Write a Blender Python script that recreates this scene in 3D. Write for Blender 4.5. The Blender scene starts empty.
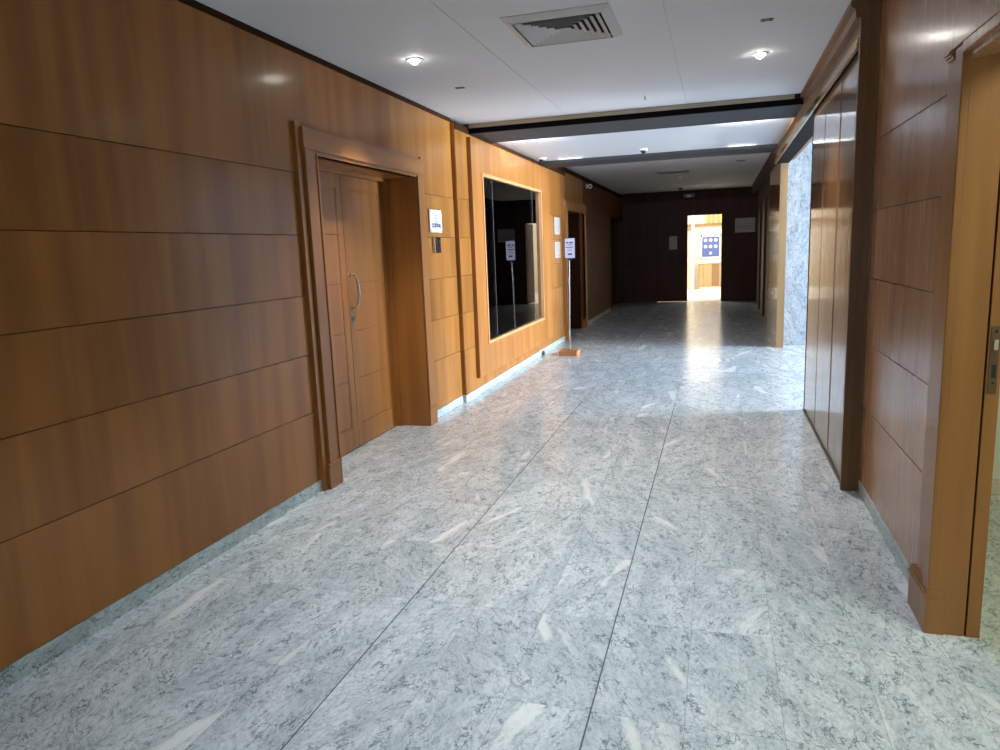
import bpy, bmesh, math, random
from mathutils import Vector, Matrix
random.seed(7)
SC = bpy.context.scene
COL = SC.collection

# ------------------------------------------------------------------ helpers
def lin(c):
    return tuple((x/12.92 if x <= .04045 else ((x+.055)/1.055)**2.4) for x in [v/255 for v in c])

class NT:
    def __init__(s, name):
        s.m = bpy.data.materials.new(name); s.m.use_nodes = True
        s.t = s.m.node_tree; s.t.nodes.clear()
        s.out = s.n('ShaderNodeOutputMaterial')
    def n(s, typ, **kw):
        nd = s.t.nodes.new(typ)
        for k, v in kw.items():
            setattr(nd, k, v)
        return nd
    def l(s, a, b): s.t.links.new(a, b)
    def val(s, sock, v):
        if hasattr(v, 'is_output') or isinstance(v, bpy.types.NodeSocket): s.l(v, sock)
        else: sock.default_value = v
    def math(s, op, a, b=0.0, c=0.0, clamp=False):
        nd = s.n('ShaderNodeMath', operation=op, use_clamp=clamp)
        s.val(nd.inputs[0], a); s.val(nd.inputs[1], b); s.val(nd.inputs[2], c)
        return nd.outputs[0]
    def vmath(s, op, a, b=(0, 0, 0)):
        nd = s.n('ShaderNodeVectorMath', operation=op)
        s.val(nd.inputs[0], a); s.val(nd.inputs[1], b)
        return nd.outputs[0]
    def mix(s, f, a, b, blend='MIX'):
        nd = s.n('ShaderNodeMix', data_type='RGBA', blend_type=blend)
        s.val(nd.inputs[0], f)
        for sock, v in ((nd.inputs[6], a), (nd.inputs[7], b)):
            if isinstance(v, tuple): sock.default_value = (*v[:3], 1)
            else: s.l(v, sock)
        return nd.outputs[2]
    def noise(s, vec, scale, detail=2, rough=.5, dist=0.0):
        nd = s.n('ShaderNodeTexNoise')
        s.l(vec, nd.inputs['Vector'])
        nd.inputs['Scale'].default_value = scale; nd.inputs['Detail'].default_value = detail
        nd.inputs['Roughness'].default_value = rough; nd.inputs['Distortion'].default_value = dist
        return nd.outputs[0]
    def ramp(s, f, lo, hi, a=0.0, b=1.0):
        nd = s.n('ShaderNodeMapRange', interpolation_type='SMOOTHSTEP')
        s.l(f, nd.inputs[0])
        for i, v in enumerate((lo, hi, a, b)): nd.inputs[1+i].default_value = v
        return nd.outputs[0]
    def coord(s): return s.n('ShaderNodeTexCoord').outputs['Object']
    def pos(s): return s.n('ShaderNodeNewGeometry').outputs['Position']
    def bsdf(s, color, rough=.5, metal=0.0, **kw):
        b = s.n('ShaderNodeBsdfPrincipled')
        if isinstance(color, tuple): b.inputs['Base Color'].default_value = (*color[:3], 1)
        else: s.l(color, b.inputs['Base Color'])
        s.val(b.inputs['Roughness'], rough); b.inputs['Metallic'].default_value = metal
        for k, v in kw.items():
            s.val(b.inputs[k.replace('_', ' ')], v)
        s.l(b.outputs[0], s.out.inputs[0])
        return b
    def bump(s, h, strength, dist=.01):
        nd = s.n('ShaderNodeBump'); nd.inputs['Strength'].default_value = strength; nd.inputs['Distance'].default_value = dist
        s.l(h, nd.inputs['Height']); return nd.outputs[0]

def plain(name, rgb, rough=.5, metal=0.0, var=.06, **kw):
    t = NT(name)
    c = lin(rgb)
    n = t.noise(t.coord(), 9, 3)
    col = t.mix(n, tuple(x*(1-var) for x in c), tuple(min(1, x*(1+var)) for x in c))
    t.bsdf(col, rough, metal, **kw)
    return t.m

def emit(name, rgb, strength):
    t = NT(name)
    e = t.n('ShaderNodeEmission'); e.inputs[0].default_value = (*lin(rgb), 1); e.inputs[1].default_value = strength
    t.l(e.outputs[0], t.out.inputs[0]); return t.m

def wood(name, light, dark, rough=.3, coat=.3, coat_rough=.12, rows=True, bands=1.0, spec=.5, axis='z', coat_ior=1.5):
    t = NT(name)
    p = t.pos()
    sp = t.n('ShaderNodeSeparateXYZ'); t.l(p, sp.inputs[0])
    row = t.math('FLOOR', t.math('DIVIDE', t.math('SUBTRACT', sp.outputs[2], .172), .3955))
    row = t.math('MINIMUM', t.math('MAXIMUM', row, 0.0), 5.0)
    cmb = t.n('ShaderNodeCombineXYZ'); t.l(row, cmb.inputs[0])
    wn = t.n('ShaderNodeTexWhiteNoise', noise_dimensions='3D'); t.l(cmb.outputs[0], wn.inputs[0])
    off = t.vmath('SCALE', wn.outputs[1]); off.node.inputs[3].default_value = 3.0 if rows else 0.0
    q = t.vmath('ADD', p, off)
    sc = {'z': (1, 1, .07), 'y': (1, .07, 1), 'x': (.07, 1, 1)}[axis]
    n1 = t.noise(t.vmath('MULTIPLY', q, sc), 7.0, 2, .5, .3)
    n2 = t.noise(t.vmath('MULTIPLY', q, tuple(1 if s == 1 else .02 for s in sc)), 95, 3, .6)
    n3 = t.noise(q, 2.0, 2)
    f = t.math('ADD', t.math('MULTIPLY', t.ramp(n1, .3, .7), .55*bands), t.math('MULTIPLY', n2, .35))
    f = t.math('ADD', f, t.math('MULTIPLY', n3, .25))
    col = t.mix(t.math('MULTIPLY', f, .95, clamp=True), lin(dark), lin(light))
    if rows:
        v = t.math('MULTIPLY_ADD', wn.outputs[0], .22, .89)
        vv = t.n('ShaderNodeCombineXYZ')
        for i in range(3): t.l(v, vv.inputs[i])
        col = t.mix(1.0, col, vv.outputs[0], 'MULTIPLY')
    rg = t.math('MULTIPLY_ADD', n2, .12, rough-.06)
    b = t.bsdf(col, rg, 0, Coat_Weight=coat, Coat_Roughness=coat_rough, Specular_IOR_Level=spec, Coat_IOR=coat_ior)
    nb = t.bump(n2, .22, .002); t.l(nb, b.inputs['Normal']); t.l(nb, b.inputs['Coat Normal'])
    return t.m

def marble(name, floor=True, tint=(1, 1, 1), rough=.13, scale=1.0):
    t = NT(name)
    p = t.pos()
    sp = t.n('ShaderNodeSeparateXYZ'); t.l(p, sp.inputs[0])
    X, Y, Z = sp.outputs
    if floor:
        u = t.math('DIVIDE', t.math('ADD', X, 1.368+319*.319), .319)
        v = t.math('DIVIDE', t.math('ADD', Y, -2.26+638*.638), .638)
    else:
        u = t.math('DIVIDE', t.math('ADD', X, 100.0), .62); v = t.math('DIVIDE', t.math('ADD', Z, 100.0), .98)
    iu, iv = t.math('FLOOR', u), t.math('FLOOR', v)
    cmb = t.n('ShaderNodeCombineXYZ'); t.l(iu, cmb.inputs[0]); t.l(iv, cmb.inputs[1])
    wn = t.n('ShaderNodeTexWhiteNoise', noise_dimensions='3D'); t.l(cmb.outputs[0], wn.inputs[0])
    ang = t.math('MULTIPLY_ADD', t.math('POWER', wn.outputs[0], 1.0), 1.1, -.62)
    rot = t.n('ShaderNodeVectorRotate', rotation_type='Z_AXIS')
    if floor: t.l(p, rot.inputs['Vector'])
    else:
        c2 = t.n('ShaderNodeCombineXYZ'); t.l(X, c2.inputs[0]); t.l(Z, c2.inputs[1]); t.l(Y, c2.inputs[2]); t.l(c2.outputs[0], rot.inputs['Vector'])
    t.l(ang, rot.inputs['Angle'])
    off = t.vmath('SCALE', wn.outputs[1]); off.node.inputs[3].default_value = 17.0
    q = t.vmath('ADD', rot.outputs[0], off)
    warp = t.n('ShaderNodeTexNoise'); t.l(q, warp.inputs[0]); warp.inputs['Scale'].default_value = 9*scale; warp.inputs['Detail'].default_value = 4
    wv = t.vmath('SCALE', t.vmath('SUBTRACT', warp.outputs['Color'], (.5, .5, .5))); wv.node.inputs[3].default_value = .05/scale
    qw = t.vmath('ADD', q, wv)
    st = t.vmath('MULTIPLY', qw, (1.0, .45, 1.0))
    # fine squiggly dark veins
    a1 = t.noise(st, 27*scale, 4, .6, .35)
    v1 = t.ramp(t.math('ABSOLUTE', t.math('SUBTRACT', a1, .5)), .0, .040, 1, 0)
    a2 = t.noise(t.vmath('ADD', st, (4, 9, 2)), 60*scale, 3, .6, .4)
    v2 = t.ramp(t.math('ABSOLUTE', t.math('SUBTRACT', a2, .5)), .0, .05, 1, 0)
    msk = t.ramp(t.noise(st, 21*scale, 3), .46, .60)
    msk2 = t.ramp(t.noise(t.vmath('ADD', st, (7, 3, 1)), 30*scale, 2), .46, .60)
    cloud = t.ramp(t.noise(t.vmath('MULTIPLY', st, (1.0, .6, 1.0)), 8*scale, 5, .62), .36, .66)
    spk = t.ramp(t.noise(st, 70*scale, 4, .7), .42, .64)
    wst = t.noise(t.vmath('MULTIPLY', t.vmath('ADD', q, wv), (1.0, .14, 1.0)), 6.5*scale, 2, .5)
    white = t.ramp(wst, .635, .71)
    base = lin((221, 231, 237)); gray = lin((187, 200, 208)); vein = lin((84, 100, 114)); wh = lin((242, 245, 246))
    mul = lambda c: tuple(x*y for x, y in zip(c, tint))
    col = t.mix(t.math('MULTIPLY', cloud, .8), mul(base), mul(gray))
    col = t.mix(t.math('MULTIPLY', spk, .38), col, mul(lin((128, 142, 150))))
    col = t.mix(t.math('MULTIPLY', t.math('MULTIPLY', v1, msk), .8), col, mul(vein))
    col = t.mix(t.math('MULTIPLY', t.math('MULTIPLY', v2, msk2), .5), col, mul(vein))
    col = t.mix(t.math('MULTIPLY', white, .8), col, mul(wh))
    tone = t.math('MULTIPLY_ADD', wn.outputs[0], .08, .93)
    vv = t.n('ShaderNodeCombineXYZ')
    for i in range(3): t.l(tone, vv.inputs[i])
    col = t.mix(1.0, col, vv.outputs[0], 'MULTIPLY')
    # joints
    def edge(c, w):
        fr = t.math('FRACT', c)
        d = t.math('MINIMUM', fr, t.math('SUBTRACT', 1.0, fr))
        return t.math('LESS_THAN', d, w)
    if floor:
        j = t.math('MAXIMUM', edge(u, .0028), edge(v, .0014))
        col = t.mix(t.math('MULTIPLY', j, .6), col, lin((95, 104, 108)))
        ex = None
        for x0 in (-1.368, -.411):
            e = t.math('LESS_THAN', t.math('ABSOLUTE', t.math('SUBTRACT', X, x0)), .0030)
            ex = e if ex is None else t.math('MAXIMUM', ex, e)
        rng = t.math('MAXIMUM', t.math('LESS_THAN', Y, 7.37), t.math('GREATER_THAN', Y, 11.9))
        col = t.mix(t.math('MULTIPLY', t.math('MULTIPLY', ex, rng), .9), col, lin((84, 90, 92)))
    else:
        j = t.math('MAXIMUM', edge(u, .0022), edge(v, .0014))
        col = t.mix(t.math('MULTIPLY', j, .35), col, lin((95, 104, 108)))
    rn = t.math('MULTIPLY_ADD', t.noise(p, 3.0, 3), .10, rough-.05)
    b = t.bsdf(col, rn, 0, Specular_IOR_Level=.5)
    return t.m

# ------------------------------------------------------------------ mesh helpers
def box(bm, x0, x1, y0, y1, z0, z1, bev=0.0, seg=2):
    r = bmesh.ops.create_cube(bm, size=1.0)
    for v in r['verts']:
        v.co = Vector(((x0+x1)/2 + v.co.x*abs(x1-x0), (y0+y1)/2 + v.co.y*abs(y1-y0), (z0+z1)/2 + v.co.z*abs(z1-z0)))
    if bev:
        es = list({e for v in r['verts'] for e in v.link_edges})
        bmesh.ops.bevel(bm, geom=es, offset=bev, segments=seg, affect='EDGES', profile=.7)
def cyl(bm, a, b, r0, r1=None, n=24):
    r1 = r0 if r1 is None else r1
    a, b = Vector(a), Vector(b); d = b-a
    m = Matrix.Translation((a+b)/2) @ d.to_track_quat('Z', 'Y').to_matrix().to_4x4()
    bmesh.ops.create_cone(bm, cap_ends=True, segments=n, radius1=r0, radius2=r1, depth=d.length, matrix=m)
def lathe(bm, prof, origin=(0, 0, 0), n=28, mat=None):
    rings = []
    for r, z in prof:
        rings.append([bm.verts.new((r*math.cos(2*math.pi*i/n), r*math.sin(2*math.pi*i/n), z)) for i in range(n)] if r > 1e-6 else [bm.verts.new((0, 0, z))])
    nv = [v for R in rings for v in R]
    for A, B in zip(rings, rings[1:]):
        for i in range(n):
            j = (i+1) % n
            if len(A) == 1 and len(B) == 1: continue
            if len(A) == 1: bm.faces.new((A[0], B[j], B[i]))
            elif len(B) == 1: bm.faces.new((A[i], A[j], B[0]))
            else: bm.faces.new((A[i], A[j], B[j], B[i]))
    M = Matrix.Translation(origin) @ (mat.to_4x4() if mat else Matrix.Identity(4))
    bmesh.ops.transform(bm, matrix=M, verts=nv)
def tube(bm, pts, r, n=12):
    pts = [Vector(p) for p in pts]; rings = []
    rr = r if isinstance(r, (list, tuple)) else [r]*len(pts)
    for i, p in enumerate(pts):
        d = (pts[min(i+1, len(pts)-1)]-pts[max(i-1, 0)]).normalized()
        q = d.to_track_quat('Z', 'Y')
        rings.append([bm.verts.new(p+q@Vector((rr[i]*math.cos(2*math.pi*k/n), rr[i]*math.sin(2*math.pi*k/n), 0))) for k in range(n)])
    for A, B in zip(rings, rings[1:]):
        for k in range(n): bm.faces.new((A[k], A[(k+1) % n], B[(k+1) % n], B[k]))
    bm.faces.new(rings[0][::-1]); bm.faces.new(rings[-1])
def prism(bm, poly, z0, z1, plane='xy'):
    """poly in the (a,b) plane extruded along the third axis"""
    mk = {'xy': lambda a, b, c: (a, b, c), 'xz': lambda a, b, c: (a, c, b), 'yz': lambda a, b, c: (c, a, b)}[plane]
    A = [bm.verts.new(mk(a, b, z0)) for a, b in poly]; B = [bm.verts.new(mk(a, b, z1)) for a, b in poly]
    n = len(poly)
    for i in range(n): bm.faces.new((A[i], A[(i+1) % n], B[(i+1) % n], B[i]))
    bm.faces.new(A[::-1]); bm.faces.new(B)

def wloc(o):
    v = Vector(o.location)
    while o.parent: o = o.parent; v = v + Vector(o.location)
    return v
def obj(name, bm, mat, parent=None, at=None, smooth=False):
    """bm is in world coordinates; the object's origin becomes the parent's origin, or `at`"""
    bmesh.ops.recalc_face_normals(bm, faces=bm.faces)
    org = Vector(at) if at is not None else (wloc(parent) if parent else Vector((0, 0, 0)))
    bmesh.ops.translate(bm, verts=bm.verts, vec=-org)
    me = bpy.data.meshes.new(name); bm.to_mesh(me); bm.free()
    if smooth:
        for f in me.polygons: f.use_smooth = True
        me.set_sharp_from_angle(angle=math.radians(35))
    o = bpy.data.objects.new(name, me); COL.objects.link(o)
    me.materials.append(mat)
    if parent: o.parent = parent; o.location = org - wloc(parent)
    else: o.location = org
    return o
def tag(o, label, cat, group=None, kind=None):
    o['label'] = label; o['category'] = cat
    if group: o['group'] = group
    if kind: o['kind'] = kind
    return o
def thing(name, loc, label, cat, group=None, kind=None):
    o = bpy.data.objects.new(name, None); COL.objects.link(o); o.location = loc; o.empty_display_size = .1
    return tag(o, label, cat, group, kind)
def struct(name, bm, mat, label, cat):
    return tag(obj(name, bm, mat), label, cat, kind='structure')
def new(): return bmesh.new()
def txt(name, s, size, mat, parent, loc, rot, extrude=.0006, align='CENTER', bold=0.0):
    cu = bpy.data.curves.new(name, 'FONT'); cu.body = s; cu.size = size; cu.extrude = extrude; cu.align_x = align; cu.align_y = 'CENTER'; cu.offset = bold
    tmp = bpy.data.objects.new(name, cu); COL.objects.link(tmp)
    dg = bpy.context.evaluated_depsgraph_get(); me = bpy.data.meshes.new_from_object(tmp.evaluated_get(dg))
    COL.objects.unlink(tmp); bpy.data.objects.remove(tmp)
    me.name = name; me.materials.clear(); me.materials.append(mat)
    o = bpy.data.objects.new(name, me); COL.objects.link(o)
    o.parent = parent; o.location = Vector(loc)-wloc(parent); o.rotation_euler = rot
    return o

# ------------------------------------------------------------------ materials
W_LEFT = wood('honey_wood_panel', (168, 113, 54), (121, 76, 31), rough=.36, coat=.26, coat_rough=.15, spec=.22)
W_TRIM = wood('honey_wood_trim', (172, 115, 57), (127, 80, 35), rough=.36, coat=.1, rows=False)
W_TRIMH = wood('honey_wood_trim_lengthwise', (172, 115, 57), (127, 80, 35), rough=.36, coat=.1, rows=False, axis='y')
W_RIGHT = wood('brown_wood_panel', (190, 144, 104), (152, 108, 74), rough=.26, coat=.35, coat_rough=.12)
W_DOOR = wood('oak_door_wood', (172, 115, 57), (128, 81, 36), rough=.36, coat=.1, rows=False)
W_CASE = wood('yellow_brown_casing_wood', (164, 112, 54), (122, 78, 34), rough=.35, coat=.2, rows=False)
W_COL = wood('olive_brown_wood', (126, 88, 46), (98, 66, 32), rough=.45, coat=.1, rows=False)
W_GLOSS = wood('lacquered_brown_wood', (150, 106, 64), (110, 72, 40), rough=.3, coat=1.0, coat_rough=.035, rows=False, coat_ior=1.8)
W_BLOND = wood('blond_wood', (204, 152, 102), (180, 128, 82), rough=.4, coat=.1, rows=False)
W_BLOND2 = wood('pale_oak_edge', (150, 124, 88), (124, 98, 64), rough=.45, coat=0, rows=False)
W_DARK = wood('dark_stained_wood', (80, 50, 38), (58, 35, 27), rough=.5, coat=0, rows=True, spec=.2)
W_LEFT_DIM = wood('dimmed_far_wood_panel', (122, 72, 42), (90, 52, 28), rough=.5, coat=0, spec=.08)  # left wall wood darkened, the far corridor's dimness put into its colour
W_BASE = wood('light_brown_base_wood', (192, 132, 80), (160, 102, 56), rough=.45, coat=0, rows=False, axis='x')
GAP = plain('dark_gap_wood', (54, 30, 14), .8, Specular_IOR_Level=.1)
FLOOR = marble('grey_marble_floor', rough=.2)
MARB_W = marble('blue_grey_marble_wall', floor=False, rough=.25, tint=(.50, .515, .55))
MARB_B = marble('pale_marble_base', rough=.3, tint=(.80, .85, .82))
CREAM = marble('cream_marble_floor', rough=.2, tint=(1.02, .98, .80))
PAINT = plain('white_ceiling_paint', (216, 219, 224), .75, var=.015)
PAINT_F = plain('lightened_ceiling_paint', (238, 236, 234), .75, var=.015)  # ceiling white raised in colour to stand in for light at the far end
PAINT_S = plain('satin_white_panel', (205, 208, 214), .45, var=.01)
PAINT_H = plain('grey_hall_paint', (176, 178, 180), .75)
PAINT_C = plain('cream_wall_paint', (226, 226, 208), .7, var=.02)
BEIGE = plain('beige_fascia_paint', (186, 176, 160), .7)
BLACK = plain('black_beam_face', (16, 15, 16), .8, Specular_IOR_Level=.1)
DGRAY = plain('dark_grey_beam_underside', (46, 48, 52), .7)
VENTM = plain('grey_white_vent_metal', (196, 198, 198), .45)
VENTD = plain('dark_vent_void', (22, 22, 24), .8)
METAL = plain('polished_chrome', (205, 200, 196), .18, 1.0)
STEEL = plain('dull_steel', (150, 146, 140), .35, 1.0)
BRASS = plain('aged_brass', (168, 138, 92), .3, 1.0)
GOLD = plain('bronze_gold_rail', (176, 148, 104), .22, .9)
GRAYP = plain('grey_plastic', (120, 122, 124), .4)
DARKP = plain('dark_plastic', (28, 28, 30), .4)
WHITEP = plain('white_plastic', (232, 232, 228), .4)
PAPER = plain('white_paper', (180, 174, 170), .6, var=.02)
INK = plain('dark_blue_ink', (44, 50, 92), .6)
INKG = plain('grey_ink', (120, 124, 140), .6)
BLUE = plain('blue_poster', (86, 104, 168), .5)
OAKB = plain('tan_cabinet', (190, 160, 118), .5)
OAKD = plain('brown_cabinet_side', (150, 120, 84), .5)
YELLOW = plain('yellow_slat', (226, 196, 96), .5)
DISC = emit('lit_lamp_lens', (255, 250, 240), 60)

# dark glass of the big window
def glass_dark():
    t = NT('dark_window_glass')
    g = t.n('ShaderNodeBsdfGlossy'); g.inputs['Roughness'].default_value = .01; g.inputs[0].default_value = (1, 1, 1, 1)
    tr = t.n('ShaderNodeBsdfTransparent'); tr.inputs[0].default_value = (.55, .55, .56, 1)
    f = t.n('ShaderNodeFresnel'); f.inputs[0].default_value = 1.62
    m = t.n('ShaderNodeMixShader'); t.l(f.outputs[0], m.inputs[0]); t.l(tr.outputs[0], m.inputs[1]); t.l(g.outputs[0], m.inputs[2])
    t.l(m.outputs[0], t.out.inputs[0]); return t.m
GLASS = glass_dark()
def glass_clear():
    t = NT('clear_window_glass')
    g = t.n('ShaderNodeBsdfGlossy'); g.inputs['Roughness'].default_value = .01
    tr = t.n('ShaderNodeBsdfTransparent')
    f = t.n('ShaderNodeFresnel'); f.inputs[0].default_value = 1.45
    m = t.n('ShaderNodeMixShader'); t.l(f.outputs[0], m.inputs[0]); t.l(tr.outputs[0], m.inputs[1]); t.l(g.outputs[0], m.inputs[2])
    t.l(m.outputs[0], t.out.inputs[0]); return t.m
CLEAR = glass_clear()

# ------------------------------------------------------------------ dimensions
XL, XLP, XR = -2.63, -2.59, .87
ZC = 2.943
YB = -4.2
ROWS = [.083, .5655, .960, 1.3545, 1.752, 2.151, 2.905]

def boards(bm, xf, thick, y0, y1, rows=ROWS, gap=.0035, skip=None):
    """horizontal panels whose face is at x = xf; thick goes away from the corridor (sign)"""
    for a, b in zip(rows, rows[1:]):
        box(bm, xf, xf+thick, y0, y1, a+(gap/2 if a > .1 else 0), b-(gap/2 if b < 2.8 else 0), bev=.0015, seg=1)

# ------------------------------------------------------------------ floor and ceilings
bm = new(); box(bm, -3.4, .95, YB-.3, 20.95, -.12, 0); box(bm, .95, 9.8, 4.97, 15.0, -.12, 0); box(bm, .95, 1.4, 15.0, 20.95, -.12, 0); box(bm, .95, 1.02, YB-.3, 4.97, -.12, 0)
struct('floor', bm, FLOOR, 'grey veined polished marble tile floor of the corridor', 'floor')
bm = new(); box(bm, 1.02, 4.4, .4, 4.965, -.12, -.001)
struct('floor_side', bm, CREAM, 'cream marble floor of the side room past the right doorway', 'floor')
bm = new()
# near ceiling in three plasterboard fields with hairline seams
for a, b in ((-2.75, -1.512), (-1.508, -.322), (-.318, .95)):
    box(bm, a, b, YB-.3, 7.60, ZC, ZC+.1)
box(bm, -2.75, .95, YB-.3, 7.60, ZC+.006, ZC+.2)
struct('ceiling', bm, PAINT, 'white plaster ceiling over the near corridor with hairline seams', 'ceiling')
bm = new(); box(bm, -2.75, .95, 8.36, 10.86, 2.885, 3.0)
struct('ceiling_middle', bm, PAINT_S, 'bright white ceiling bay between the two dark cross beams', 'ceiling')
bm = new(); box(bm, -3.4, 1.3, 11.40, 21.2, 3.03, 3.2)
struct('ceiling_far', bm, PAINT_F, 'dim grey white ceiling of the far corridor', 'ceiling')
bm = new(); box(bm, .95, 9.8, 4.97, 11.95, 3.10, 3.25)
struct('ceiling_side', bm, PAINT, 'white ceiling of the side hall past the marble opening', 'ceiling')
# beam one: beige fascia above a black face, grey underside
def beam(name, y0, y1, zb, ztop, label, face, fascia=None, at=None):
    t = thing(name, (at or (-.88, y0, zb)), label, 'beam', kind='structure')
    b = new(); box(b, -2.70, .745, y0, y0+.02, zb, zb+.055); obj('beam_face', b, face, t)
    b = new(); box(b, -2.70, .745, y0+.02, y1, zb-.0, ztop); obj('beam_body', b, DGRAY, t)
    if fascia:
        b = new(); box(b, -2.58, .66, y0-.012, y0+.02, zb+.055, ZC+.05); obj('beam_fascia', b, fascia, t)
    return t
beam('trim_1', 7.62, 8.385, 2.848, 3.1, 'dark ceiling beam nearest the camera with black face', BLACK, BEIGE)
beam('trim_2', 10.79, 11.44, 2.848, 3.2, 'second dark ceiling beam beyond the bright bay', DGRAY)

# ------------------------------------------------------------------ left wall
bm = new()
LOW = ROWS[:-1]
boards(bm, XL, -.018, YB, 4.30, rows=LOW); boards(bm, XL, -.018, 6.26, 7.185, rows=LOW)
box(bm, XL-.018, XL, YB, 4.30, 2.1528, 2.40); box(bm, XL-.018, XL, 6.26, 7.185, 2.1528, 2.40)
box(bm, XL-.018, XL, YB, 7.185, 2.40, 2.905)
boards(bm, XLP, -.018, 7.17, 7.93)
boards(bm, XLP, -.018, 7.93, 10.68, rows=[.083, .55]); boards(bm, XLP, -.018, 7.93, 10.68, rows=[2.455, 2.905])
boards(bm, XLP, -.018, 10.68, 12.55)
boards(bm, XLP, -.018, 12.55, 14.45, rows=[2.44, 2.905])
box(bm, XL-.018, XLP, 7.168, 7.186, .083, 2.905, bev=.001, seg=1)
w = struct('wall_left', bm, W_LEFT, 'honey wood panelled left wall with horizontal grooves', 'wall')
bm = new()
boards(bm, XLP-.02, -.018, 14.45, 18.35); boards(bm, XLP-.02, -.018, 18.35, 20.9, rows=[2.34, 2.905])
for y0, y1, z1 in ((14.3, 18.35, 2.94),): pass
struct('wall_left_far', bm, W_LEFT_DIM, 'brown wood panelled left wall in the dim far corridor', 'wall')
# backing behind the grooves and the recessed top strip
bm = new()
for y0, y1, z0 in ((YB, 4.36, 0), (4.36, 6.20, 2.30), (6.20, 7.92, 0), (7.92, 10.69, 2.44), (10.69, 12.70, 0), (12.70, 14.25, 2.28), (14.25, 18.40, 0), (18.40, 21.0, 2.33)):
    box(bm, -3.3 if z0 > 0 else -2.95, XL-.022, y0, y1, z0, 3.02)
box(bm, -2.95, XL-.022, 7.92, 10.69, 0, .56)
box(bm, -3.4, -3.3, 4.2, 6.4, 0, 2.4); 
box(bm, XL-.03, XL+.006, YB, 7.19, 2.908, 2.943)
box(bm, XL-.03, XLP+.008, 7.19, 12.7, 2.84, 2.91)
struct('trim_3', bm, GAP, 'dark recess and shadow gap backing the left wall panels', 'trim')
# baseboards
bm = new()
box(bm, XL-.02, XL+.004, YB, 4.262, 0, .080, bev=.004); box(bm, XL-.02, XL+.004, 6.335, 7.17, 0, .080, bev=.004)
box(bm, XL-.02, XLP+.004, 7.166, 12.42, 0, .080, bev=.004); box(bm, XL-.02, XLP-.016, 14.62, 18.3, 0, .080, bev=.004)
struct('baseboard_left', bm, MARB_B, 'pale marble baseboard under the left wall panels', 'baseboard')

# ------------------------------------------------------------------ panelled doors on the left wall
def left_casing(t, y0, y1, ztop, xw, mat, math_, w=.205):
    """y0..y1 = outer edges of the casing, ztop = soffit height"""
    b = new()
    for s, ye in ((1, y0), (-1, y1)):
        ya, yb2 = sorted((ye, ye+s*.05)); box(b, xw-.02, xw+.028, ya, yb2, 0, ztop+.195, bev=.003)
        ya, yb2 = sorted((ye+s*.062, ye+s*w)); box(b, xw-.02, xw+.05, ya, yb2, 0, ztop+.03, bev=.004)
        ya, yb2 = sorted((ye+s*.05, ye+s*.062)); box(b, xw-.02, xw+.012, ya, yb2, 0, ztop+.18)
        ya, yb2 = sorted((ye+s*(w-.018), ye+s*w)); box(b, xw-.02, xw+.058, ya, yb2, .18, ztop+.012, bev=.003)
    obj('casing', b, mat, t)
    b = new()
    box(b, xw-.02, xw+.052, y0+.049, y1-.049, ztop+.035, ztop+.165, bev=.006, seg=3)
    box(b, xw-.02, xw+.060, y0+.050, y1-.050, ztop+.026, ztop+.040, bev=.003)
    box(b, xw-.02, xw+.046, y0+w-.02, y1-w+.02, ztop, ztop+.028, bev=.003)
    box(b, xw-.02, xw+.012, y0+.04, y1-.04, ztop+.165, ztop+.192, bev=.003)
    obj('header', b, math_, t)
    for ye, s in ((y0, 1), (y1, -1)):
        b = new(); ya, yb2 = sorted((ye+s*.038, ye+s*(w+.004)))
        box(b, xw-.02, xw+.056, ya, yb2, 0, .160, bev=.003); box(b, xw-.02, xw+.062, ya, yb2, .160, .174, bev=.004); box(b, xw-.02, xw+.056, ya, yb2, .174, .184, bev=.003)
        obj('plinth', b, mat, t)
def door_leaf(t, y0, y1, z1, xf, mat, meet):
    """panelled leaf: stiles, rails, grooved field boards"""
    b = new()
    box(b, xf-.045, xf-.012, y0, y1, .006, z1)
    sa, sb = (.115, .085) if meet > 0 else (.078, .115)
    box(b, xf-.02, xf, y0, y0+sa, .006, z1, bev=.002); box(b, xf-.02, xf, y1-sb, y1, .006, z1, bev=.002)
    box(b, xf-.02, xf, y0+sa, y1-sb, .006, .185, bev=.002); box(b, xf-.02, xf, y0+sa, y1-sb, z1-.10, z1, bev=.002)
    # bolection bead round the field
    for ya, yb2, za, zb in ((y0+sa, y0+sa+.010, .185, z1-.1), (y1-sb-.010, y1-sb, .185, z1-.1), (y0+sa, y1-sb, .185, .199), (y0+sa, y1-sb, z1-.114, z1-.1)):
        box(b, xf-.02, xf-.003, ya, yb2, za, zb, bev=.002)
    zs = [.199, .585, .985, 1.385, 1.775, z1-.114]
    for a, c in zip(zs, zs[1:]):
        box(b, xf-.02, xf-.006, y0+sa+.012, y1-sb-.012, a+.003, c-.003, bev=.003)
    return obj('door_leaf', b, mat, t)

d1 = thing('door_1', (-2.63, 5.28, 0), 'recessed honey wood double door with chrome pull handle and moulded casing', 'door', kind='structure')
left_casing(d1, 4.228, 6.330, 2.274, XL, W_TRIM, W_TRIMH)
b = new()
box(b, -2.96, XL+.04, 6.115, 6.135, 0, 2.285); box(b, -2.96, XL+.04, 4.425, 4.440, 0, 2.285); box(b, -2.96, XL+.04, 4.43, 6.13, 2.274, 2.29)
box(b, -2.93, -2.865, 6.085, 6.118, 0, 2.274, bev=.003); box(b, -2.93, -2.865, 4.437, 4.465, 0, 2.274, bev=.003); box(b, -2.93, -2.865, 4.44, 6.118, 2.245, 2.276, bev=.003)
for y in (6.095,): box(b, -2.90, -2.885, y-.012, y, 0, 2.25)
obj('jamb_lining', b, W_TRIM, d1)
lf = door_leaf(d1, 4.452, 5.318, 2.245, -2.907, W_DOOR, 1)
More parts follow.
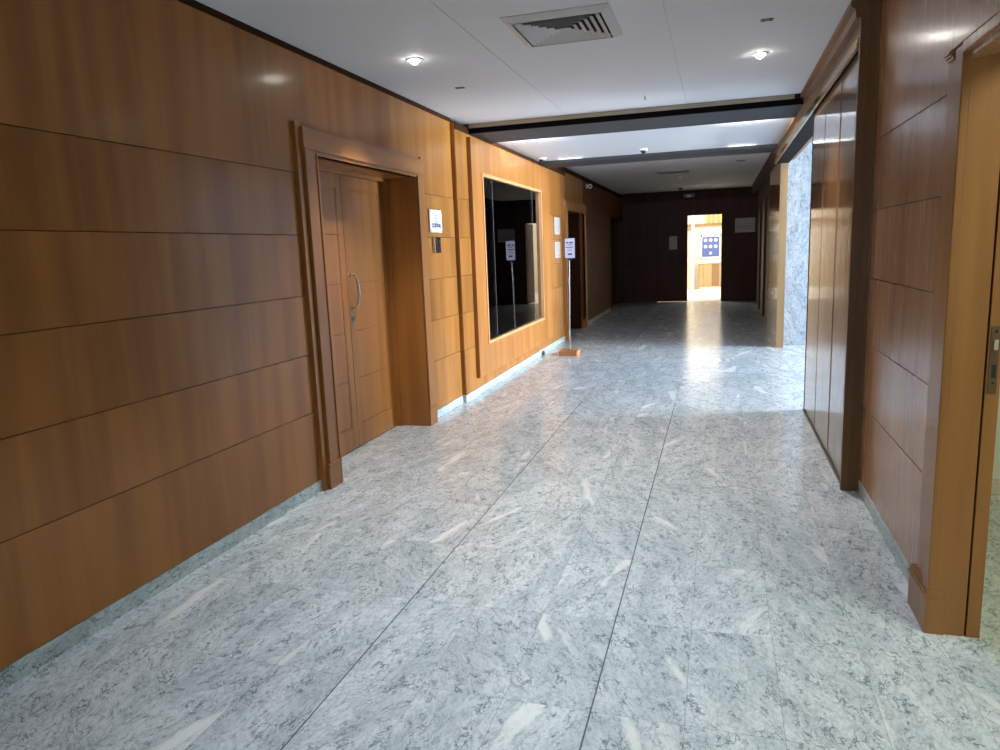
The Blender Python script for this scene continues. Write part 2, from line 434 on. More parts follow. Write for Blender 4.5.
rt = door_leaf(d1, 5.324, 6.10, 2.245, -2.907, W_DOOR, -1)
b = new()   # D pull with two posts and roses, on the right leaf's meeting stile
y = 5.362; xf = -2.907
for z in (1.185, 1.452):
    cyl(b, (xf, y, z), (xf+.006, y, z), .017); cyl(b, (xf, y, z), (xf+.052, y, z), .0085); 
pts = []
for i in range(17):
    a = i/16; zz = 1.185+a*(1.452-1.185); k = math.sin(math.pi*a)
    pts.append((xf+.050+.020*k**.6, y+.012*k, zz))
tube(b, [(xf+.045, y, 1.181)]+pts+[(xf+.045, y, 1.456)], [.008]+[.0085+.0045*math.sin(math.pi*i/16) for i in range(17)]+[.008], 12)
h = obj('pull_handle', b, METAL, rt, smooth=True); h['label'] = 'chrome D-shaped pull handle'
b = new(); cyl(b, (xf, y, 1.115), (xf+.005, y, 1.115), .018); box(b, xf, xf+.005, y-.018, y+.018, 1.075, 1.115, bev=.002); cyl(b, (xf, y, 1.075), (xf+.005, y, 1.075), .018); cyl(b, (xf+.005, y, 1.105), (xf+.012, y, 1.105), .010); box(b, xf+.004, xf+.012, y-.004, y+.004, 1.075, 1.105)
h = obj('key_escutcheon', b, STEEL, rt, smooth=True); h['label'] = 'steel keyhole plate below the handle'

d2 = thing('door_2', (-2.60, 13.5, 0), 'brown recessed door in the left wall beyond the big dark window', 'door', kind='structure')
left_casing(d2, 12.43, 14.60, 2.258, XLP-.005, W_TRIM, W_TRIMH, w=.24)
b = new(); box(b, -2.96, XLP, 12.655, 12.672, 0, 2.27); box(b, -2.96, XLP, 14.358, 14.375, 0, 2.27); box(b, -2.96, XLP, 12.66, 14.37, 2.258, 2.275); obj('jamb_lining', b, W_LEFT_DIM, d2)
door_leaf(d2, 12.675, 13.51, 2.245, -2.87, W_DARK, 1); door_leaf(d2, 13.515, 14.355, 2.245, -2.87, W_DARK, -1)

d5 = thing('door_3', (-2.62, 19.6, 0), 'dark door at the far end of the left wall', 'door', kind='structure')
b = new(); box(b, -2.95, -2.60, 18.32, 18.42, 0, 2.34, bev=.004); box(b, -2.95, -2.60, 18.32, 20.8, 2.30, 2.40, bev=.004); box(b, -2.95, -2.60, 20.70, 20.83, 0, 2.34, bev=.004); obj('door_frame', b, W_DARK, d5)
door_leaf(d5, 18.43, 19.56, 2.29, -2.86, W_DARK, 1); door_leaf(d5, 19.57, 20.69, 2.29, -2.86, W_DARK, -1)

# ------------------------------------------------------------------ big window in a projecting wooden surround
w1 = thing('window_1', (-2.59, 9.4, 0), 'large dark glass window in a projecting honey wood surround', 'window', kind='structure')
b = new()
XB = -2.545
Y0, Y1, Z0, Z1 = 7.545, 11.29, .200, 2.805
O0, O1, P0, P1 = 7.91, 10.70, .563, 2.442
box(b, XLP-.01, XB, Y0, O0, Z0, Z1, bev=.003); box(b, XLP-.01, XB, O1, Y1, Z0, Z1, bev=.003)
box(b, XLP-.01, XB-.0005, O0-.01, O1+.01, Z0, P0, bev=.002); box(b, XLP-.01, XB-.0005, O0-.01, O1+.01, P1, Z1, bev=.002)
obj('surround', b, W_TRIM, w1)
b = new()   # light inner bead
for ya, yb2, za, zb in ((O0-.022, O0+.012, P0-.022, P1+.022), (O1-.012, O1+.022, P0-.022, P1+.022), (O0, O1, P0-.022, P0+.012), (O0, O1, P1-.012, P1+.022)):
    box(b, -2.72, XB+.010, ya, yb2, za, zb, bev=.004)
o = obj('window_frame', b, W_BLOND, w1); o['label'] = 'pale wooden inner bead around the glass'
PJ = (O0+.012, 8.30, 10.28, O1-.012)
for ya, yb2 in zip(PJ, PJ[1:]):
    xa, xc = -2.552-.010*(ya-O0), -2.552-.010*(yb2-O0)
    b = new(); prism(b, [(xa, ya+.0002), (xa-.008, ya+.0002), (xc-.008, yb2-.0002), (xc, yb2-.0002)], P0+.012, P1-.012, 'xy'); obj('pane', b, GLASS, w1)
b = new()   # silvery joints between the panes
for yy in PJ[1:3]: box(b, -2.5526-.010*(yy-O0), -2.5514-.010*(yy-O0), yy-.0025, yy+.0025, P0+.012, P1-.012)
obj('pane_joint', b, GRAYP, w1)
bm = new()   # unlit room behind the glass
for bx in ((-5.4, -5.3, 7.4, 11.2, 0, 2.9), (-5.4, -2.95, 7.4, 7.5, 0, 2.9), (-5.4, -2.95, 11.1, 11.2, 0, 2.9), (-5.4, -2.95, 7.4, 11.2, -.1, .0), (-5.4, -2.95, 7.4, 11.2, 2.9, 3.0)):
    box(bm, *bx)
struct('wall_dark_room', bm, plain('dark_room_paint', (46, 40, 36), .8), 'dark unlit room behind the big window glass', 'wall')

# ------------------------------------------------------------------ far end wall with the bright doorway
bm = new()
YF = 20.84
box(bm, -3.4, -1.68, YF, YF+.2, 0, 3.1); box(bm, -1.68, .075, YF, YF+.2, 2.365, 3.1); box(bm, .075, 1.3, YF, YF+.2, 0, 3.1)
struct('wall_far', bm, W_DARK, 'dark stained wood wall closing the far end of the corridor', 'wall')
d3 = thing('door_4', (-.8, YF, 0), 'dark double door in the far wall, right leaf open to a bright room', 'door', kind='structure')
b = new(); box(b, -1.74, -1.665, YF-.02, YF+.2, 0, 2.40, bev=.003); box(b, .066, .145, YF-.02, YF+.2, 0, 2.40, bev=.003); box(b, -1.74, .145, YF-.02, YF+.2, 2.356, 2.44, bev=.003); obj('door_frame', b, W_DARK, d3)
b = new(); box(b, -1.68, -.842, YF+.06, YF+.10, .008, 2.37, bev=.002)
for za, zb in ((.15, .95), (1.05, 2.22)): box(b, -1.53, -.97, YF+.05, YF+.065, za, zb, bev=.004)
obj('door_leaf', b, W_DARK, d3)
b = new(); box(b, .056, .098, YF+.11, YF+.93, .012, 2.354, bev=.002); lf4 = obj('door_leaf', b, W_DARK, d3)
b = new(); cyl(b, (.056, YF+.86, 1.05), (.012, YF+.86, 1.05), .011); tube(b, [(.015, YF+.86, 1.05), (.008, YF+.80, 1.05), (.012, YF+.74, 1.05)], .010); obj('door_handle', b, STEEL, lf4, smooth=True)

# ------------------------------------------------------------------ right wall
bm = new(); boards(bm, XR, .018, 3.30, 4.868); box(bm, XR+.006, XR+.06, 3.30, 4.868, 2.905, 2.943)
boards(bm, XR, .018, YB, 1.15); boards(bm, XR, .018, 1.15, 3.30, rows=[2.41, 2.905])
struct('wall_right', bm, W_RIGHT, 'glossy brown panelled wall between the right doorway and the column', 'wall')
bm = new(); box(bm, XR+.022, 1.01, 3.12, 4.9, 0, 3.0); box(bm, XR+.022, 1.01, YB, 1.1, 0, 3.0); box(bm, XR+.022, 1.01, 1.1, 3.12, 2.30, 3.0)
struct('trim_4', bm, GAP, 'dark backing behind the right wall grooves', 'trim')
bm = new(); box(bm, XR-.004, XR+.02, 3.40, 4.862, 0, .083, bev=.002); box(bm, XR-.004, XR+.02, YB, 1.0, 0, .083, bev=.002)
struct('baseboard_right', bm, MARB_B, 'pale marble baseboard under the right wall panels', 'baseboard')
# near doorway on the right
d4 = thing('door_5', (.87, 3.2, 0), 'brown wood casing of the open doorway nearest on the right', 'door', kind='structure')
b = new()
for s, ye in ((-1, 3.385), (1, 1.02)):
    def yy(a, c): return sorted((ye+s*a, ye+s*c))
    a, c = yy(0, .07); box(b, XR-.014, XR+.02, a, c, .0, 2.44, bev=.003)
    a, c = yy(.082, .21); box(b, XR-.036, XR+.02, a, c, 0, 2.29, bev=.004)
    a, c = yy(.07, .082); box(b, XR-.010, XR+.02, a, c, 0, 2.42)
    a, c = yy(.21, .302); box(b, XR-.048, XR+.02, a, c, .18, 2.262, bev=.008, seg=3)
    a, c = yy(.23, .303); box(b, XR-.022, .962, a, c, 0, 2.255, bev=.004)
    a, c = yy(.21, .306); box(b, .968, 1.016, a, c, 0, 2.255, bev=.003)
obj('casing', b, W_CASE, d4)
b = new()
box(b, XR-.040, XR+.02, 1.15, 3.27, 2.285, 2.415, bev=.006, seg=3); box(b, XR-.05, XR+.02, 1.13, 3.29, 2.272, 2.288, bev=.003)
box(b, XR-.048, XR+.02, 1.3, 3.10, 2.235, 2.272, bev=.004); box(b, XR-.03, 1.016, 1.3, 3.10, 2.212, 2.245, bev=.003)
for k in range(3): box(b, XR-.056+.004*k, XR+.02, 3.225-.010*k, 3.305-.010*k, 2.262-.012*k, 2.270-.012*k, bev=.002)
obj('header', b, W_RIGHT, d4)
for ye, s in ((3.385, -1), (1.02, 1)):
    b = new(); a, c = sorted((ye+s*.04, ye+s*.308))
    box(b, XR-.054, XR+.02, a, c, 0, .150, bev=.003); box(b, XR-.060, XR+.02, a, c, .150, .162, bev=.004); box(b, XR-.056, XR+.02, a, c, .162, .174, bev=.003); box(b, XR-.050, XR+.02, a, c, .174, .184, bev=.003)
    o = obj('plinth', b, W_CASE, d4)
b = new(); box(b, .974, 1.004, 3.075, 3.083, 1.00, 1.255, bev=.002); 
sp_ = obj('strike_plate', b, plain('worn_brass_plate', (112, 94, 74), .4, .8), d4); sp_['label'] = 'steel strike plate in the jamb'
b = new(); box(b, .983, .997, 3.073, 3.08, 1.06, 1.11); cyl(b, (.990, 3.076, 1.04), (.990, 3.073, 1.04), .005); cyl(b, (.990, 3.076, 1.235), (.990, 3.073, 1.235), .006); obj('keep_slot', b, DARKP, sp_)
b = new(); box(b, .982, .998, 3.068, 3.08, 1.165, 1.205, bev=.003); obj('latch', b, METAL, sp_)

# side room behind the right doorway
bm = new(); box(bm, 1.016, 4.5, 4.965, 5.06, 0, 3.0); box(bm, 4.4, 4.5, .4, 4.965, 0, 3.0); box(bm, 1.016, 4.5, .3, .4, 0, 3.0)
struct('wall_side_room', bm, PAINT_C, 'pale cream wall of the side room past the right doorway', 'wall')
bm = new(); box(bm, 1.016, 4.4, 4.94, 4.965, 0, .09, bev=.004); struct('baseboard_side_room', bm, plain('cream_base', (214, 204, 178), .5), 'cream baseboard in the side room past the right doorway', 'baseboard')
bm = new(); box(bm, .95, 4.5, .3, 5.06, 2.8, 2.9); struct('ceiling_side_room', bm, PAINT, 'ceiling of the side room past the right doorway', 'ceiling')

# column, header and sliding panels on the right
bm = new()
box(bm, .765, .885, 4.86, 4.90, 0, ZC, bev=.003)
box(bm, .80, .812, 4.850, 4.87, 0, ZC, bev=.002); box(bm, .858, .874, 4.846, 4.87, .0, ZC, bev=.003)
box(bm, .835, 1.02, 4.90, 7.19, 0, 2.66); box(bm, .835, 1.02, 4.90, 11.53, 2.73, 3.1)
struct('wall_right_middle', bm, W_COL, 'dull brown column end and wall behind the gloss sliding panel', 'wall')
bm = new()
prism(bm, [(.71, ZC+.02), (.71, ZC-.03), (.735, ZC-.05), (.74, ZC-.095), (.79, ZC-.10), (.90, ZC-.10), (.90, ZC+.02)], 4.862, 11.6, 'xz')
struct('trim_5', bm, W_COL, 'brown wooden cornice above the gloss sliding panels', 'trim')
bm = new(); box(bm, .780, .84, 4.90, 11.5, 2.74, 2.862, bev=.002)
struct('trim_6', bm, W_GLOSS, 'gloss wooden transom strip between cornice and sliding rail', 'trim')
rail = thing('trim_7', (.80, 7.0, 2.7), 'bronze sliding door rail with dark slot on the right wall', 'trim', kind='structure')
b = new(); box(b, .757, .835, 4.90, 11.56, 2.715, 2.748, bev=.004); box(b, .752, .772, 4.90, 11.56, 2.690, 2.712, bev=.003); obj('rail', b, GOLD, rail)
b = new(); box(b, .775, .95, 4.90, 11.56, 2.695, 2.716); obj('slot', b, BLACK, rail)
sd = thing('sliding_door', (.80, 6.05, 0), 'high gloss brown wooden sliding panel next to the bright marble opening', 'sliding door', 'gloss sliding panels')
b = new()
for k in range(3):
    ya = 4.905+k*(7.222-4.905)/3; yb2 = 4.905+(k+1)*(7.222-4.905)/3
    sh_ = (.004, .002, .0)[k]
    prism(b, [(.790, ya+.0006), (.832, ya+.0006), (.832, yb2-.0006), (.790+sh_, yb2-.0006)], .012, 2.694, 'xy')
obj('panel', b, W_GLOSS, sd)
b = new(); box(b, .786, .834, 7.223, 7.236, .0, 2.694, bev=.002); obj('edge_strip', b, DARKP, sd)
b = new(); box(b, .778, .79, 4.905, 7.23, 0, .014); obj('floor_track', b, STEEL, sd)
sd2 = thing('sliding_door', (.88, 13.0, 0), 'far gloss sliding panel with pale blond edge left of the marble wall', 'sliding door', 'gloss sliding panels')
b = new(); box(b, .842, .944, 11.54, 11.56, .004, 2.80, bev=.002); box(b, .838, .880, 11.536, 11.548, .004, 2.80, bev=.002)
o = obj('panel_edge', b, W_BLOND2, sd2); o['label'] = 'pale blond end face'
b = new(); box(b, .842, .944, 11.56, 13.9, .004, 2.80, bev=.002); obj('panel', b, W_GLOSS, sd2)
bm = new(); box(bm, .95, 1.4, 11.80, 15.0, 0, 3.1); box(bm, .945, 1.3, 13.95, YF+.1, 0, 3.1)
for y in (14.9, 16.4, 18.2): box(bm, .90, .95, y, y+.14, 0, 2.5, bev=.004)
box(bm, .80, 1.0, 11.6, YF, 2.82, 3.1)
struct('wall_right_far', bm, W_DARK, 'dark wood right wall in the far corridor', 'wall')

# marble side hall lit by daylight
bm = new(); box(bm, .952, 9.8, 11.76, 11.95, 0, 3.2)
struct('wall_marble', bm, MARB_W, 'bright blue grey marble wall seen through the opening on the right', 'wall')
XW = 9.4
bm = new(); box(bm, 1.02, XW+.1, 7.05, 7.2, 0, 3.2); box(bm, XW, XW+.1, 7.1, 8.2, 0, 3.2); box(bm, XW, XW+.1, 8.2, 11.8, 0, .3); box(bm, XW, XW+.1, 8.2, 11.8, 2.9, 3.2); box(bm, XW, XW+.1, 11.5, 11.8, 0, 3.2); box(bm, 1.02, 1.15, 4.9, 7.1, 0, 3.2)
struct('wall_side_hall', bm, PAINT_H, 'grey walls of the side hall past the marble opening', 'wall')
w2 = thing('window_2', (XW+.05, 9.8, 0), 'daylight window of the side hall past the marble opening', 'window', kind='structure')
b = new()
for y in (8.2, 9.0, 9.82, 10.65, 11.45): box(b, XW, XW+.07, y, y+.05, .3, 2.9, bev=.004)
box(b, XW, XW+.07, 8.2, 11.5, .3, .36, bev=.004); box(b, XW, XW+.07, 8.2, 11.5, 2.84, 2.9, bev=.004); obj('window_frame', b, STEEL, w2)
b = new(); box(b, XW+.035, XW+.041, 8.2, 11.5, .33, 2.87); obj('pane', b, CLEAR, w2)
# window wall behind the camera
bm = new(); box(bm, -3.4, 1.1, YB-.1, YB, 0, .3); box(bm, -3.4, 1.1, YB-.1, YB, 2.7, 3.1); box(bm, -3.4, -2.4, YB-.1, YB, 0, 3.1); box(bm, .65, 1.1, YB-.1, YB, 0, 3.1)
struct('wall_back', bm, PAINT, 'wall behind the camera with a daylight window', 'wall')
w3 = thing('window_3', (-.9, YB, 0), 'daylight window at the end of the corridor behind the camera', 'window', kind='structure')
b = new()
for x in (-2.4, -1.4, -.4, .6): box(b, x, x+.05, YB-.07, YB, .3, 2.7, bev=.004)
box(b, -2.4, .65, YB-.07, YB, .3, .36, bev=.004); box(b, -2.4, .65, YB-.07, YB, 2.64, 2.7, bev=.004); obj('window_frame', b, STEEL, w3)
b = new(); box(b, -2.4, .65, YB-.04, YB-.034, .33, 2.67); obj('pane', b, CLEAR, w3)

# ------------------------------------------------------------------ bright room beyond the far doorway
YR = 26.6
bm = new(); box(bm, -3.0, 2.5, YF+.2, YR+.1, -.1, -.001); struct('floor_bright_room', bm, plain('pale_glossy_floor', (244, 240, 230), .3), 'pale floor of the bright room beyond the far doorway', 'floor')
bm = new(); box(bm, -3.0, 2.5, YR, YR+.1, 0, 3.2); box(bm, -3.1, -3.0, YF+.2, YR, 0, 3.2); box(bm, 2.5, 2.6, YF+.2, YR, 0, 3.2)
struct('wall_bright_room', bm, plain('warm_cream_wall', (244, 232, 210), .6), 'warm cream walls of the bright room beyond the far doorway', 'wall')
bm = new(); box(bm, -3.0, 2.5, YF+.2, YR+.1, 3.0, 3.1); struct('ceiling_bright_room', bm, PAINT, 'ceiling of the bright room beyond the far doorway', 'ceiling')
bm = new(); box(bm, -.94, -.83, YR-.22, YR-.06, 0, 3.0, bev=.006); struct('trim_8', bm, plain('white_post', (250, 246, 236), .5), 'white post left of the blue poster in the bright room', 'trim')
bm = new(); box(bm, -2.9, 1.0, YR-.10, YR, 2.18, 2.26, bev=.004); box(bm, -2.9, -.94, YR-.08, YR, 2.06, 2.09, bev=.004); struct('trim_9', bm, OAKD, 'brown horizontal rail along the wall of the bright room', 'trim')
for k, lab in enumerate(('short yellow upright slat above the blue poster, nearest the white post', 'short yellow upright slat above the blue poster, second from the white post', 'short yellow upright slat above the blue poster, third from the white post', 'short yellow upright slat above the blue poster, farthest from the white post')):
    b = new(); box(b, -.46+k*.155, -.40+k*.155, YR-.16, YR-.02, 2.30, 2.98, bev=.004); box(b, -.45+k*.155, -.41+k*.155, YR-.17, YR-.02, 2.26, 2.31, bev=.004)
    tag(obj('wall_slat', b, YELLOW), lab, 'slat', 'yellow slats above the poster')
ps = thing('poster', (-.30, YR-.02, 1.0), 'blue poster with white round icons in a white frame', 'poster')
b = new()
for xa, xb, za, zb in ((-.62, -.575, 1.07, 1.90), (.0, .045, 1.07, 1.90), (-.62, .045, 1.07, 1.115), (-.62, .045, 1.80, 1.90)): box(b, xa, xb, YR-.05, YR-.001, za, zb, bev=.004)
o = obj('poster_frame', b, WHITEP, ps); o['label'] = 'white frame'
b = new(); box(b, -.578, .004, YR-.03, YR-.001, 1.11, 1.805); obj('poster_sheet', b, BLUE, ps)
for i, (x, z) in enumerate(((-.46, 1.69), (-.29, 1.69), (-.12, 1.69), (-.46, 1.47), (-.29, 1.47), (-.12, 1.47), (-.29, 1.24))):
    b = new(); cyl(b, (x, YR-.029, z), (x, YR-.033, z), .058 if i < 6 else .05, n=20)
    o = obj('icon', b, WHITEP, ps); o['label'] = 'white round icon'
cb = thing('cabinet', (-.30, YR-.2, 0), 'low tan cabinet with white counter top under the blue poster', 'cabinet')
b = new(); box(b, -.66, .62, YR-.42, YR-.03, .10, .90, bev=.004); obj('body', b, OAKB, cb)
b = new(); box(b, -.70, .66, YR-.46, YR-.02, .90, .965, bev=.006); o = obj('counter_top', b, WHITEP, cb); o['label'] = 'white counter top'
b = new(); box(b, -.64, .60, YR-.40, YR-.05, 0, .10); obj('kick_board', b, WHITEP, cb)
for k, (xa, xb, m) in enumerate(((-.64, -.52, OAKB), (-.51, -.24, OAKB), (-.23, .0, OAKD), (.01, .3, OAKB))):
    b = new(); box(b, xa, xb, YR-.436, YR-.42, .13, .87, bev=.003); dd = obj('cabinet_door', b, m, cb)

# ------------------------------------------------------------------ ceiling fittings
# big louvred air vent
v = thing('ceiling_vent', (-.93, 4.64, ZC), 'square white louvred air vent in the near ceiling', 'vent')
x0, x1, y0, y1 = -1.245, -.612, 4.325, 4.960
def ring(b, o, i, zo, zi, th=.004):
    """square louvre ring sloping from outer half-size o at zo to inner half-size i at zi"""
    cx, cy = (x0+x1)/2, (y0+y1)/2
    def sq(h, z): return [b.verts.new((cx+sx*h, cy+sy*h, z)) for sx, sy in ((-1, -1), (1, -1), (1, 1), (-1, 1))]
    A, B, C_, D = sq(o, zo), sq(i, zi), sq(i, zi+th), sq(o, zo+th)
    for P, Q in ((A, B), (B, C_), (C_, D), (D, A)):
        for k in range(4): b.faces.new((P[k], P[(k+1) % 4], Q[(k+1) % 4], Q[k]))
b = new(); ring(b, .317, .266, ZC-.006, ZC-.030, .006); obj('vent_frame', b, VENTM, v)
for k in range(6):
    b = new(); h = .252-k*.040; ring(b, h, max(h-.034, .004), ZC-.030, ZC-.008, .002); obj('louvre', b, VENTM, v)
b = new(); box(b, x0+.05, x1-.05, y0+.05, y1-.05, ZC-.0015, ZC-.0005); obj('vent_void', b, VENTD, v)

def downlight(x, y, z, lit, label, r=.045):
    t = thing('downlight', (x, y, z), label, 'downlight', 'round ceiling downlights')
    b = new(); lathe(b, [(r*.78, -.002), (r*.86, -.007), (r*1.15, -.006), (r*1.25, 0), (r*.78, 0)], (x, y, z), 32); obj('trim_ring', b, WHITEP, t, smooth=True)
    b = new(); lathe(b, [(0, -.034), (r*.3, -.032), (r*.55, -.024), (r*.72, -.012), (r*.78, -.003), (r*.78, -.001), (0, -.001)], (x, y, z), 32); obj('lens', b, DISC if lit else GRAYP, t)
    return t
downlight(-2.06, 4.963, ZC, True, 'lit round downlight in the near ceiling by the left wall')
downlight(.266, 5.89, ZC, True, 'lit round downlight in the near ceiling by the right wall')
def slotlight(x, y, z, label, w=.075, d=.045):
    t = thing('ceiling_spotlight', (x, y, z), label, 'spotlight', 'small unlit square ceiling fittings')
    b = new()
    for xa, xb, ya, yb2 in ((-w/2, -w/2+.008, -d/2, d/2), (w/2-.008, w/2, -d/2, d/2), (-w/2, w/2, -d/2, -d/2+.008), (-w/2, w/2, d/2-.008, d/2)): box(b, x+xa, x+xb, y+ya, y+yb2, z-.006, z+.004, bev=.001)
    obj('bezel', b, GRAYP, t)
    b = new(); box(b, x-w/2+.006, x+w/2-.006, y-d/2+.006, y+d/2-.006, z-.003, z+.001); obj('recess', b, VENTD, t)
    b = new(); lathe(b, [(0, -.008), (.012, -.006), (.014, 0), (0, 0)], (x, y, z-.001), 16); obj('lamp', b, GRAYP, t, smooth=True)
slotlight(.264, 5.04, ZC, 'small dark unlit ceiling fitting nearest the right wall')
slotlight(-2.07, 5.93, ZC, 'small grey unlit ceiling fitting near the top of the left door')
def sprinkler(x, y, z, label, s=1.0):
    t = thing('ceiling_sprinkler', (x, y, z), label, 'sprinkler', 'ceiling sprinklers')
    b = new(); lathe(b, [(0, -.004*s), (.022*s, -.004*s), (.026*s, 0), (0, 0)], (x, y, z), 20); obj('escutcheon', b, WHITEP, t, smooth=True)
    b = new(); cyl(b, (x, y, z-.004*s), (x, y, z-.026*s), .008*s, .005*s, 12); lathe(b, [(0, -.031*s), (.016*s, -.029*s), (.016*s, -.027*s), (0, -.026*s)], (x, y, z), 16); obj('sprinkler_head', b, STEEL, t, smooth=True)
sprinkler(-.667, 7.02, ZC, 'small ceiling sprinkler just before the nearest dark beam')
def dome(name, x, y, z, label, cat, r=.055, dark=True, grp=None):
    t = thing(name, (x, y, z), label, cat, grp)
    b = new(); lathe(b, [(0, -.018), (r, -.018), (r*1.12, -.010), (r*1.15, 0), (0, 0)], (x, y, z), 28); obj('base', b, WHITEP, t, smooth=True)
    b = new(); lathe(b, [(r*.85, -.018)]+[(r*.85*math.cos(a), -.018-r*.85*math.sin(a)) for a in [i*math.pi/2/8 for i in range(1, 8)]]+[(0, -.018-r*.85)], (x, y, z), 24); obj('dome', b, DARKP if dark else WHITEP, t, smooth=True)
dome('smoke_detector', -1.0, 10.30, 2.885, 'white smoke detector with grey cone in the bright ceiling bay', 'smoke detector', .05, True)
dome('ceiling_camera', -2.45, 10.45, 2.885, 'dark dome camera at the top right corner of the window surround', 'security camera', .055)
dome('smoke_detector', -.83, 16.5, 3.03, 'round smoke detector behind the slot vent in the far ceiling', 'smoke detector', .05, False)
dome('smoke_detector', -.97, 19.6, 3.03, 'dark smoke detector close to the far wall', 'smoke detector', .06)
v2 = thing('ceiling_vent', (-.90, 15.3, 3.03), 'long slot air vent in the dim far ceiling', 'vent')
b = new()
for xa, xb, ya, yb2 in ((-1.23, -1.20, 15.05, 15.55), (-.60, -.57, 15.05, 15.55), (-1.23, -.57, 15.05, 15.08), (-1.23, -.57, 15.52, 15.55)): box(b, xa, xb, ya, yb2, 3.015, 3.035, bev=.002)
obj('vent_frame', b, VENTM, v2)
b = new(); box(b, -1.20, -.60, 15.08, 15.52, 3.027, 3.0305); obj('vent_void', b, VENTD, v2)
for k in range(5):
    b = new(); yk = 15.13+k*.085; prism(b, [(yk, 3.015), (yk+.006, 3.013), (yk+.046, 3.029), (yk+.040, 3.031)], -1.2, -.6, 'yz'); obj('louvre', b, VENTM, v2)
slotlight(.353, 14.05, 3.03, 'small dark fitting in the far ceiling near the right wall', .16, .10)
el = thing('emergency_spotlight', (-.80, YF, 2.90), 'twin head emergency light above the bright doorway', 'emergency light')
b = new(); box(b, -.93, -.66, YF-.09, YF-.001, 2.84, 2.92, bev=.008); obj('housing', b, WHITEP, el)
for x in (-.90, -.69):
    b = new(); cyl(b, (x, YF-.10, 2.90), (x, YF-.19, 2.885), .035, .05, 20); obj('lamp_head', b, GRAYP, el, smooth=True)
cam_ = thing('bullet_camera', (-2.60, 15.0, 2.83), 'white bullet security camera high on the dim left wall', 'security camera')
b = new(); cyl(b, (-2.612, 15.0, 2.83), (-2.590, 15.0, 2.83), .05, .045); cyl(b, (-2.59, 15.0, 2.83), (-2.545, 15.0, 2.825), .014); obj('bracket', b, WHITEP, cam_, smooth=True)
b = new(); cyl(b, (-2.55, 15.07, 2.84), (-2.515, 14.90, 2.815), .040, .043); obj('body', b, WHITEP, cam_, smooth=True)
b = new(); cyl(b, (-2.516, 14.905, 2.816), (-2.512, 14.885, 2.813), .026); obj('lens', b, DARKP, cam_)

# ------------------------------------------------------------------ signs, papers, stand
RL = (math.pi/2, 0, math.pi/2)      # text facing +X, reading towards +Y
s1 = thing('wall_sign', (XL, 6.61, 1.79), 'white office sign plate reading COSTING beside the left double door', 'sign')
b = new(); box(b, XL+.0005, XL+.010, 6.452, 6.772, 1.792, 2.018, bev=.001); obj('plate_backing', b, BRASS, s1)
b = new(); box(b, XL+.010, XL+.016, 6.458, 6.766, 1.798, 2.012, bev=.001); obj('plate', b, plain('sign_white', (196, 196, 198), .5), s1)
txt('lettering', 'COSTING', .052, INK, s1, (XL+.0165, 6.618, 1.862), RL, bold=.0028)
b = new()    # small curled emblem above the word
tube(b, [(XL+.0165, 6.612+.020*math.cos(a), 1.945+.020*math.sin(a)) for a in [.6+i*.35 for i in range(14)]], .0022, 6)
box(b, XL+.016, XL+.0172, 6.60, 6.645, 1.915, 1.920); box(b, XL+.016, XL+.0172, 6.585, 6.65, 1.894, 1.899)
obj('emblem', b, INK, s1)
for yy_ in (6.475, 6.75):
    for zz in (1.812, 1.998):
        b = new(); cyl(b, (XL+.016, yy_, zz), (XL+.019, yy_, zz), .006, n=12); obj('screw_cap', b, STEEL, s1)
cr = thing('card_reader', (XL, 6.60, 1.60), 'slim grey card reader on the wall under the white sign plate', 'card reader')
b = new(); box(b, XL+.0005, XL+.030, 6.522, 6.675, 1.603, 1.757, bev=.006); obj('body', b, METAL, cr)
b = new(); box(b, XL+.028, XL+.032, 6.560, 6.572, 1.612, 1.748); obj('slot', b, DARKP, cr)
b = new(); box(b, XL+.028, XL+.032, 6.635, 6.652, 1.690, 1.730, bev=.002); obj('indicator', b, DARKP, cr)
for za, zb, lab in ((1.832, 2.110, 'white notice sheet on the left wall beyond the window, upper of two'), (1.447, 1.712, 'white notice sheet on the left wall beyond the window, lower of two')):
    t = thing('wall_notice', (XLP, 12.0, za), lab, 'notice', 'notice sheets beyond the window')
    b = new(); box(b, XLP+.0004, XLP+.006, 11.78, 12.19, za, zb, bev=.001); obj('sheet', b, PAPER, t)
    b = new()
    for k in range(7):
        z = zb-.04-k*.030; box(b, XLP+.0055, XLP+.0066, 11.83, 12.14-.06*((k*7) % 3), z-.005, z)
    obj('text_lines', b, INKG, t)

# directory sign on a pole with a square wooden foot
st = thing('sign_stand', (-2.165, 10.75, 0), 'slim pole sign stand with square wooden base by the far end of the window', 'sign stand')
b = new(); box(b, -2.300, -2.025, 10.565, 10.84, 0, .072, bev=.006); o = obj('base', b, W_BASE, st); o['label'] = 'light brown wooden block base'
b = new(); cyl(b, (-2.165, 10.71, .07), (-2.140, 10.71, 1.50), .012, .012, 16); cyl(b, (-2.165, 10.71, .070), (-2.165, 10.71, .082), .03, .022, 20); obj('pole', b, plain('dark_steel_pole', (104, 102, 100), .4, .9), st, smooth=True)
hb = thing_loc = Vector((-2.125, 10.70, 1.60))
b = new(); box(b, -.078, .078, -.004, .012, -.155, .150, bev=.003); box(b, -.03, .03, .0, .02, -.18, -.10, bev=.003)
rotm = Matrix.Rotation(math.radians(8), 4, 'Z')
def placed(b): bmesh.ops.transform(b, matrix=Matrix.Translation(hb) @ rotm, verts=b.verts); return b
hd = obj('sign_holder', placed(b), DARKP, st)
b = new(); box(b, -.072, .072, -.007, -.003, -.145, .142, bev=.001); sh = obj('sign_sheet', placed(b), plain('lilac_white_sheet', (176, 174, 192), .5), st)
